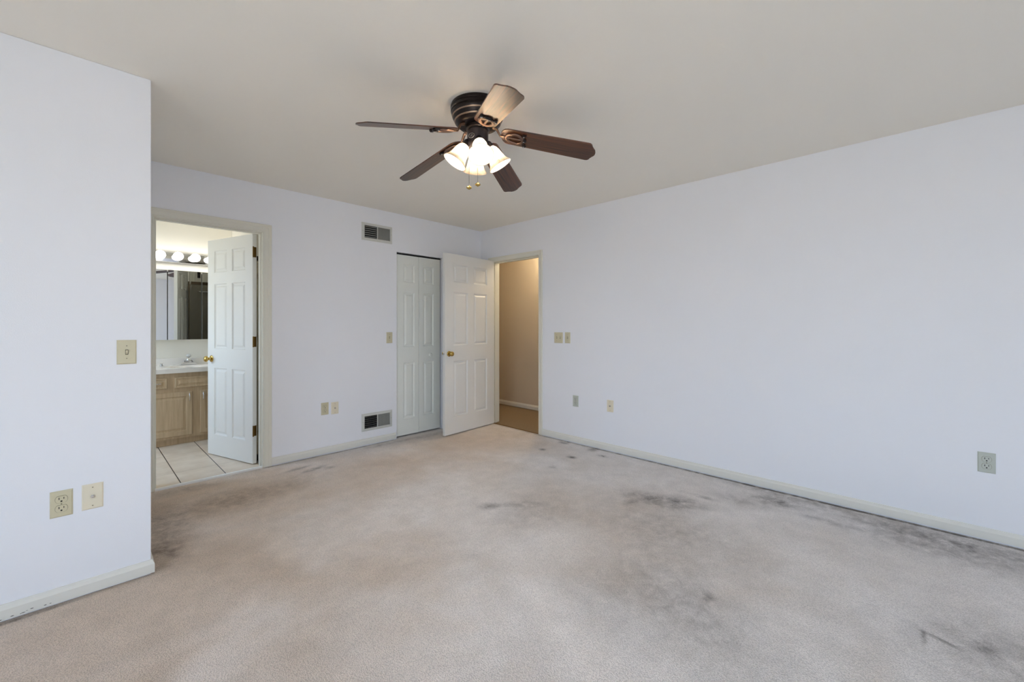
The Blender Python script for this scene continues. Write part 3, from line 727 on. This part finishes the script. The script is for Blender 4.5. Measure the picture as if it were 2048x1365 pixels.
for az, m_ in blades:
    bm = B(); ol = blade_outline()
    top = [bm.verts.new((r, t, surf(r, t, m_) + .003)) for r, t in ol]; bot = [bm.verts.new((r, t, surf(r, t, m_) - .003)) for r, t in ol]
    bm.faces.new(top[::-1]); bm.faces.new(bot); n = len(ol)
    for i in range(n): bm.faces.new((top[i], top[(i + 1) % n], bot[(i + 1) % n], bot[i]))
    bl = obj('blade', bm, M['blade'], fan, rot=(0, 0, R(az)))
    S = lambda r, t, d=.007: (r, t, surf(r, t, m_) - d)
    bm = B()
    tube(bm, [(.085, 0, 2.324), (.105, 0, 2.315), (.125, 0, surf(.125, 0, m_) - .006), S(.150, 0), S(.162, 0)], [.012, .010, .008, .0085, .009], 12, .7)
    loop = []
    for i in range(28):
        a = 2 * PI * i / 28; q = math.cos(a)
        loop.append(S(.203 - .046 * q, .032 * math.sin(a) * (1.12 if q < 0 else 1), .0085))
    tube(bm, loop, .0098, 10, .8, closed=True)
    tube(bm, [S(.160, 0), S(.182, 0), S(.205, .0), S(.246, 0)], [.010, .0065, .005, .0075], 8, .7)
    ir = obj('blade_iron', bm, M['iron'], fan, smooth=True, rot=(0, 0, R(az)))
    bm = B(); sc_ = []
    for i in range(33):
        t = -.043 + .086 * i / 32; sc_.append(S(.252 + .006 * math.cos(t / .043 * 2 * PI), t, .0085))
    tube(bm, sc_, [.0085 + .0035 * math.cos((i - 16) / 16 * 2 * PI) for i in range(33)], 10, .75)
    obj('mounting_plate', bm, M['bronze'], ir, smooth=True)
    for t in (-.038, 0, .038):
        bm = B(); ball(bm, S(.253, t, .0165), .0055, 1, 1, .6, 12, 8); obj('screw', bm, M['nickel'], ir, smooth=True)
# light kit
SP = [(.021, 0), (.0245, .006), (.033, .018), (.0395, .036), (.0425, .054), (.0455, .070), (.0500, .086), (.0575, .101), (.0670, .113), (.0690, .117)]
for k in range(4):
    az = R(-124 + 90 * k)
    d = Vector((math.cos(R(-58)), 0, math.sin(R(-58))))
    base = Vector((.066, 0, 2.221))
    mt = Matrix.Translation(base) @ d.to_track_quat('Z', 'Y').to_matrix().to_4x4()
    bm = B(); prof = [(r, s) for r, s in SP] + [(r - .003, s) for r, s in SP[::-1]]
    lathe(bm, prof, 40, mt, cap0=False, cap1=False)
    shd = obj('light_shade', bm, M['shade'], fan, smooth=True, rot=(0, 0, az))
    bm = B(); lathe(bm, [(0, .012), (.011, .012), (.012, .026), (.018, .040), (.0225, .054), (.0225, .064), (.017, .076), (.008, .082), (0, .0835)], 24, mt)
    bb = obj('bulb', bm, M['bulb'], shd, smooth=True)
    bm = B(); lathe(bm, [(0, -.030), (.016, -.030), (.021, -.022), (.0245, -.006), (.0255, .004), (.0235, .006), (0, .006)], 28, mt)
    tube(bm, [(.040, 0, 2.242), (.052, 0, 2.246), base - d * .030, base - d * .012], [.013, .012, .013, .014], 14)
    obj('lamp_arm', bm, M['bronze2'], fan, smooth=True, rot=(0, 0, az))
def chain(px, py, z0, z1):
    bm = B(); z = z0
    tube(bm, [(px, py, z0), (px, py, z1 + .012)], .0008, 6)
    while z > z1 + .014: ball(bm, (px, py, z), .0016, u=8, v=6); z -= .006
    c = obj('pull_chain', bm, M['chain'], fan)
    bm = B(); lathe(bm, [(0, z1 + .012), (.003, z1 + .011), (.005, z1 + .006), (.013, z1 + .003), (.0155, z1 - .001), (.013, z1 - .005), (.008, z1 - .006), (.0065, z1 - .009), (.003, z1 - .011), (0, z1 - .011)], 24, Matrix.Translation((px, py, 0)))
    obj('pull_fob', bm, M['brass'], c, smooth=True)
cdir = Vector((-1.538, -1.754)).normalized(); rdir = Vector((.696, -.718))
p1 = cdir * .055 + rdir * -.047; p2 = cdir * .057 + rdir * .0
chain(p1.x, p1.y, 2.20, 1.974); chain(p2.x, p2.y, 2.19, 1.990)

# ------------------------------------------------------------------ bathroom things
VX0, VX1, VY0, VY1 = -3.245, -2.325, 1.36, 1.895
van = thing('vanity_cabinet', 'pickled oak bathroom vanity cabinet under the white sink top', 'cabinet', ((VX0 + VX1) / 2, (VY0 + VY1) / 2, .012))
ox, oy, oz = -(VX0 + VX1) / 2, -(VY0 + VY1) / 2, -.012
def VO(name, bm, m, parent=van, **k):
    for v in bm.verts: v.co += Vector((ox, oy, oz))
    return obj(name, bm, m, parent, **k)
bm = B()
box(bm, VX0, VX0 + .018, VY0 + .02, VY1, .085, .745); box(bm, VX1 - .018, VX1, VY0 + .02, VY1, .085, .745); box(bm, VX0 + .018, VX1 - .018, VY1 - .012, VY1, .085, .745); box(bm, VX0 + .018, VX1 - .018, VY0 + .02, VY1 - .012, .085, .10)
VO('body', bm, M['oak'])
bm = B(); box(bm, VX0, VX1, VY0, VY0 + .02, .078, .745); VO('face_frame', bm, M['oak'])
bm = B(); box(bm, VX0, VX1, VY0 + .035, VY0 + .05, .012, .078); VO('toe_kick', bm, M['oak'])
def raised(x0, x1, z0, z1, nm, frame):
    bm = B(); y = VY0
    lv = [(0, 0), (0, -.014), (.004, -.019), (frame - .006, -.019), (frame, -.012), (frame + .010, -.012), (frame + .026, -.018)]
    prev = None
    for ins, d in lv:
        ring = [bm.verts.new((sx, y + d, sz)) for sx, sz in ((x0 + ins, z0 + ins), (x1 - ins, z0 + ins), (x1 - ins, z1 - ins), (x0 + ins, z1 - ins))]
        if prev:
            for k in range(4): bm.faces.new((prev[k], prev[(k + 1) % 4], ring[(k + 1) % 4], ring[k]))
        prev = ring
    bm.faces.new(prev); return VO(nm, bm, M['oak'])
def pull(parent, x, z, vert):
    bm = B(); pts = []
    for i in range(13):
        q = -1 + 2 * i / 12; o = .040 * q; yy = VY0 - .018 - .022 * (1 - q * q) ** .6
        pts.append((x, yy, z + o) if vert else (x + o, yy, z))
    tube(bm, pts, [.0062 if i in (0, 12) else .0042 for i in range(13)], 10)
    VO('handle', bm, M['chrome'], parent, smooth=True)
dl = raised(-3.165, -2.788, .104, .550, 'door', .052); pull(dl, -2.812, .492, True)
dr = raised(-2.720, -2.345, .104, .550, 'door', .052); pull(dr, -2.696, .492, True)
q = raised(-3.165, -2.989, .592, .700, 'drawer', .018); pull(q, -3.077, .648, False)
raised(-2.930, -2.580, .592, .700, 'false_drawer_front', .018)
q = raised(-2.521, -2.345, .592, .700, 'drawer', .018); pull(q, -2.433, .648, False)
# sink top with moulded bowl and backsplash
top = thing('sink_top', 'white cultured marble sink top on the oak vanity', 'sink', (-2.755, 1.62, .745))
def TO(name, bm, m, parent=top, **k):
    for v in bm.verts: v.co -= Vector((-2.755, 1.62, .745))
    return obj(name, bm, m, parent, **k)
bm = B(); x0, x1, y0, y1, zt = VX0, -2.3205, 1.325, 1.875, .790
nx, ny = 64, 40; gv = []
scx, scy = -2.750, 1.585
for j in range(ny + 1):
    row = []
    for i in range(nx + 1):
        x = x0 + (x1 - x0) * i / nx; y = y0 + (y1 - y0) * j / ny
        d = math.hypot((x - scx) / .225, (y - scy) / .165)
        z = zt - (.085 * (1 - min(1, d) ** 2.4)) if d < 1 else zt
        row.append(bm.verts.new((x, y, z)))
    gv.append(row)
for j in range(ny):
    for i in range(nx): bm.faces.new((gv[j][i], gv[j][i + 1], gv[j + 1][i + 1], gv[j + 1][i]))
brd = [gv[0][i] for i in range(nx + 1)] + [gv[j][nx] for j in range(1, ny + 1)] + [gv[ny][i] for i in range(nx - 1, -1, -1)] + [gv[j][0] for j in range(ny - 1, 0, -1)]
low = [bm.verts.new((v.co.x, v.co.y, .746)) for v in brd]
for i in range(len(brd)):
    j = (i + 1) % len(brd); bm.faces.new((brd[i], brd[j], low[j], low[i]))
TO('counter', bm, M['marble'], smooth=True)
bm = B(); rbox(bm, x0, x1, 1.875, 1.897, .746, .866, .004); TO('backsplash', bm, M['marble'])
# faucet
fau = thing('faucet', 'chrome bathroom faucet with round clear knob at the sink', 'faucet', (-2.750, 1.815, .7906))
bm = B()
pr = [(-.078, 0), (.078, 0), (.078, .010), (.060, .016), (.034, .030), (.024, .055), (-.024, .055), (-.034, .030), (-.060, .016), (-.078, .010)]
prism(bm, pr, -.026, .026); bmesh.ops.bevel(bm, geom=bm.edges[:], offset=.004, segments=2, affect='EDGES')
lathe(bm, [(.024, .050), (.022, .066), (.014, .074), (.010, .082), (0, .082)], 24)
obj('body', bm, M['chrome'], fau, smooth=True)
bm = B(); tube(bm, [(0, -.010, .040), (0, -.050, .052), (0, -.095, .050), (0, -.115, .036)], [.016, .013, .011, .010], 14, .8); obj('spout', bm, M['chrome'], fau, smooth=True)
bm = B(); ball(bm, (0, 0, .100), .024, 1, 1, .82); obj('handle', bm, M['acrylic'], fau, smooth=True)
st = thing('drain_stopper', 'small dark chrome stopper lying on the counter left of faucet', 'stopper', (-2.985, 1.80, .7904))
bm = B(); lathe(bm, [(0, 0), (.019, 0), (.019, .004), (.009, .006), (.007, .018), (.012, .021), (.012, .025), (0, .026)], 20); obj('stopper_body', bm, M['nickel'], st, smooth=True)
# medicine cabinet with three mirrored doors
mc = thing('medicine_cabinet', 'white medicine cabinet with three mirrored doors above the sink', 'cabinet', (-2.765, 1.85, 1.07))
bm = B(); box(bm, -.474, .434, -.045, .0495, 0, .765); obj('body', bm, M['white'], mc)
for i in range(3):
    xa = -.474 + i * .3035; bm = B(); rbox(bm, xa + .0025, xa + .3005, -.052, -.0465, .0, .765, .002, 2); dd = obj('mirror_door', bm, M['mirror'], mc)
    bm = B(); box(bm, xa + .3000 if i < 2 else xa + .298, xa + .3060 if i < 2 else xa + .301, -.0535, -.0525, .745, .765); obj('mirror_clip', bm, M['white'], dd)
for i in (1, 2):
    xa = -.474 + i * .3035; bm = B(); box(bm, xa - .0032, xa + .0032, -.0528, -.0440, .002, .744); obj('door_gap', bm, M['dark'], mc)
# vanity light bar with globes
lb = thing('vanity_light_bar', 'chrome light bar with a row of lit globe bulbs above the mirror', 'light fixture', (-2.765, 1.8995, 1.98))
bm = B(); rbox(bm, -.468, .440, -.045, 0, -.055, .055, .006, 3); obj('bar', bm, M['chrome'], lb, smooth=True)
for i in range(6):
    xx = -.3835 + .1525 * i
    bm = B(); lathe(bm, [(.026, 0), (.026, .004), (.018, .006), (.016, .028)], 20, Matrix.Translation((xx, -.045, .010)) @ Matrix.Rotation(R(90), 4, 'X')); so = obj('lamp_socket', bm, M['chrome'], lb, smooth=True)
    bm = B(); ball(bm, (xx, -.112, .010), .046, 1, 1, 1, 24, 14); obj('globe_bulb', bm, M['bathbulb'], so, smooth=True)
# shower enclosure right of the door
se = thing('shower_enclosure', 'bronze framed shower door with pebbled glass beyond the bathroom door', 'shower', (-2.115, .235, .012))
bm = B()
for xx in (-.415, .405): box(bm, xx, xx + .012, -.018, .018, 0, 1.84)
box(bm, -.385, .405, -.018, .018, 1.80, 1.84); box(bm, -.385, .405, -.018, .018, 0, .05); obj('frame', bm, M['tint'], se)
bm = B(); box(bm, -.403, .405, -.003, .003, .05, 1.80); obj('glass_panel', bm, M['pebble'], se)
bm = B(); tube(bm, [(-.30, .018, 1.70), (-.30, .045, 1.70), (.30, .045, 1.70), (.30, .018, 1.70)], .008, 10); obj('towel_bar', bm, M['chrome'], se, smooth=True)

wh = thing('wall_hook', 'small dark hook on the bathroom wall above the shower, seen in the mirror', 'hook', (-2.39, T + .0065, 1.965))
bm = B(); rbox(bm, -.018, .018, 0, .008, -.045, .045, .003); obj('backplate', bm, M['bronze'], wh, smooth=True)
bm = B(); tube(bm, [(0, .006, .02), (0, .035, .012), (0, .055, .02), (0, .06, .04)], [.008, .007, .007, .010], 10); obj('hook_arm', bm, M['bronze'], wh, smooth=True)
# hallway ceiling lamp (out of view, lights the hall)
hl = thing('hall_ceiling_light', 'warm lit flush globe on the hallway ceiling beyond the door', 'ceiling light', (.72, -.55, H))
bm = B(); lathe(bm, [(.10, 0), (.10, -.02), (.09, -.03)], 32); obj('canopy', bm, M['white'], hl, smooth=True)
bm = B(); ball(bm, (0, 0, -.095), .085, 1, 1, .8); obj('glass_globe', bm, M['hallbulb'], hl, smooth=True)
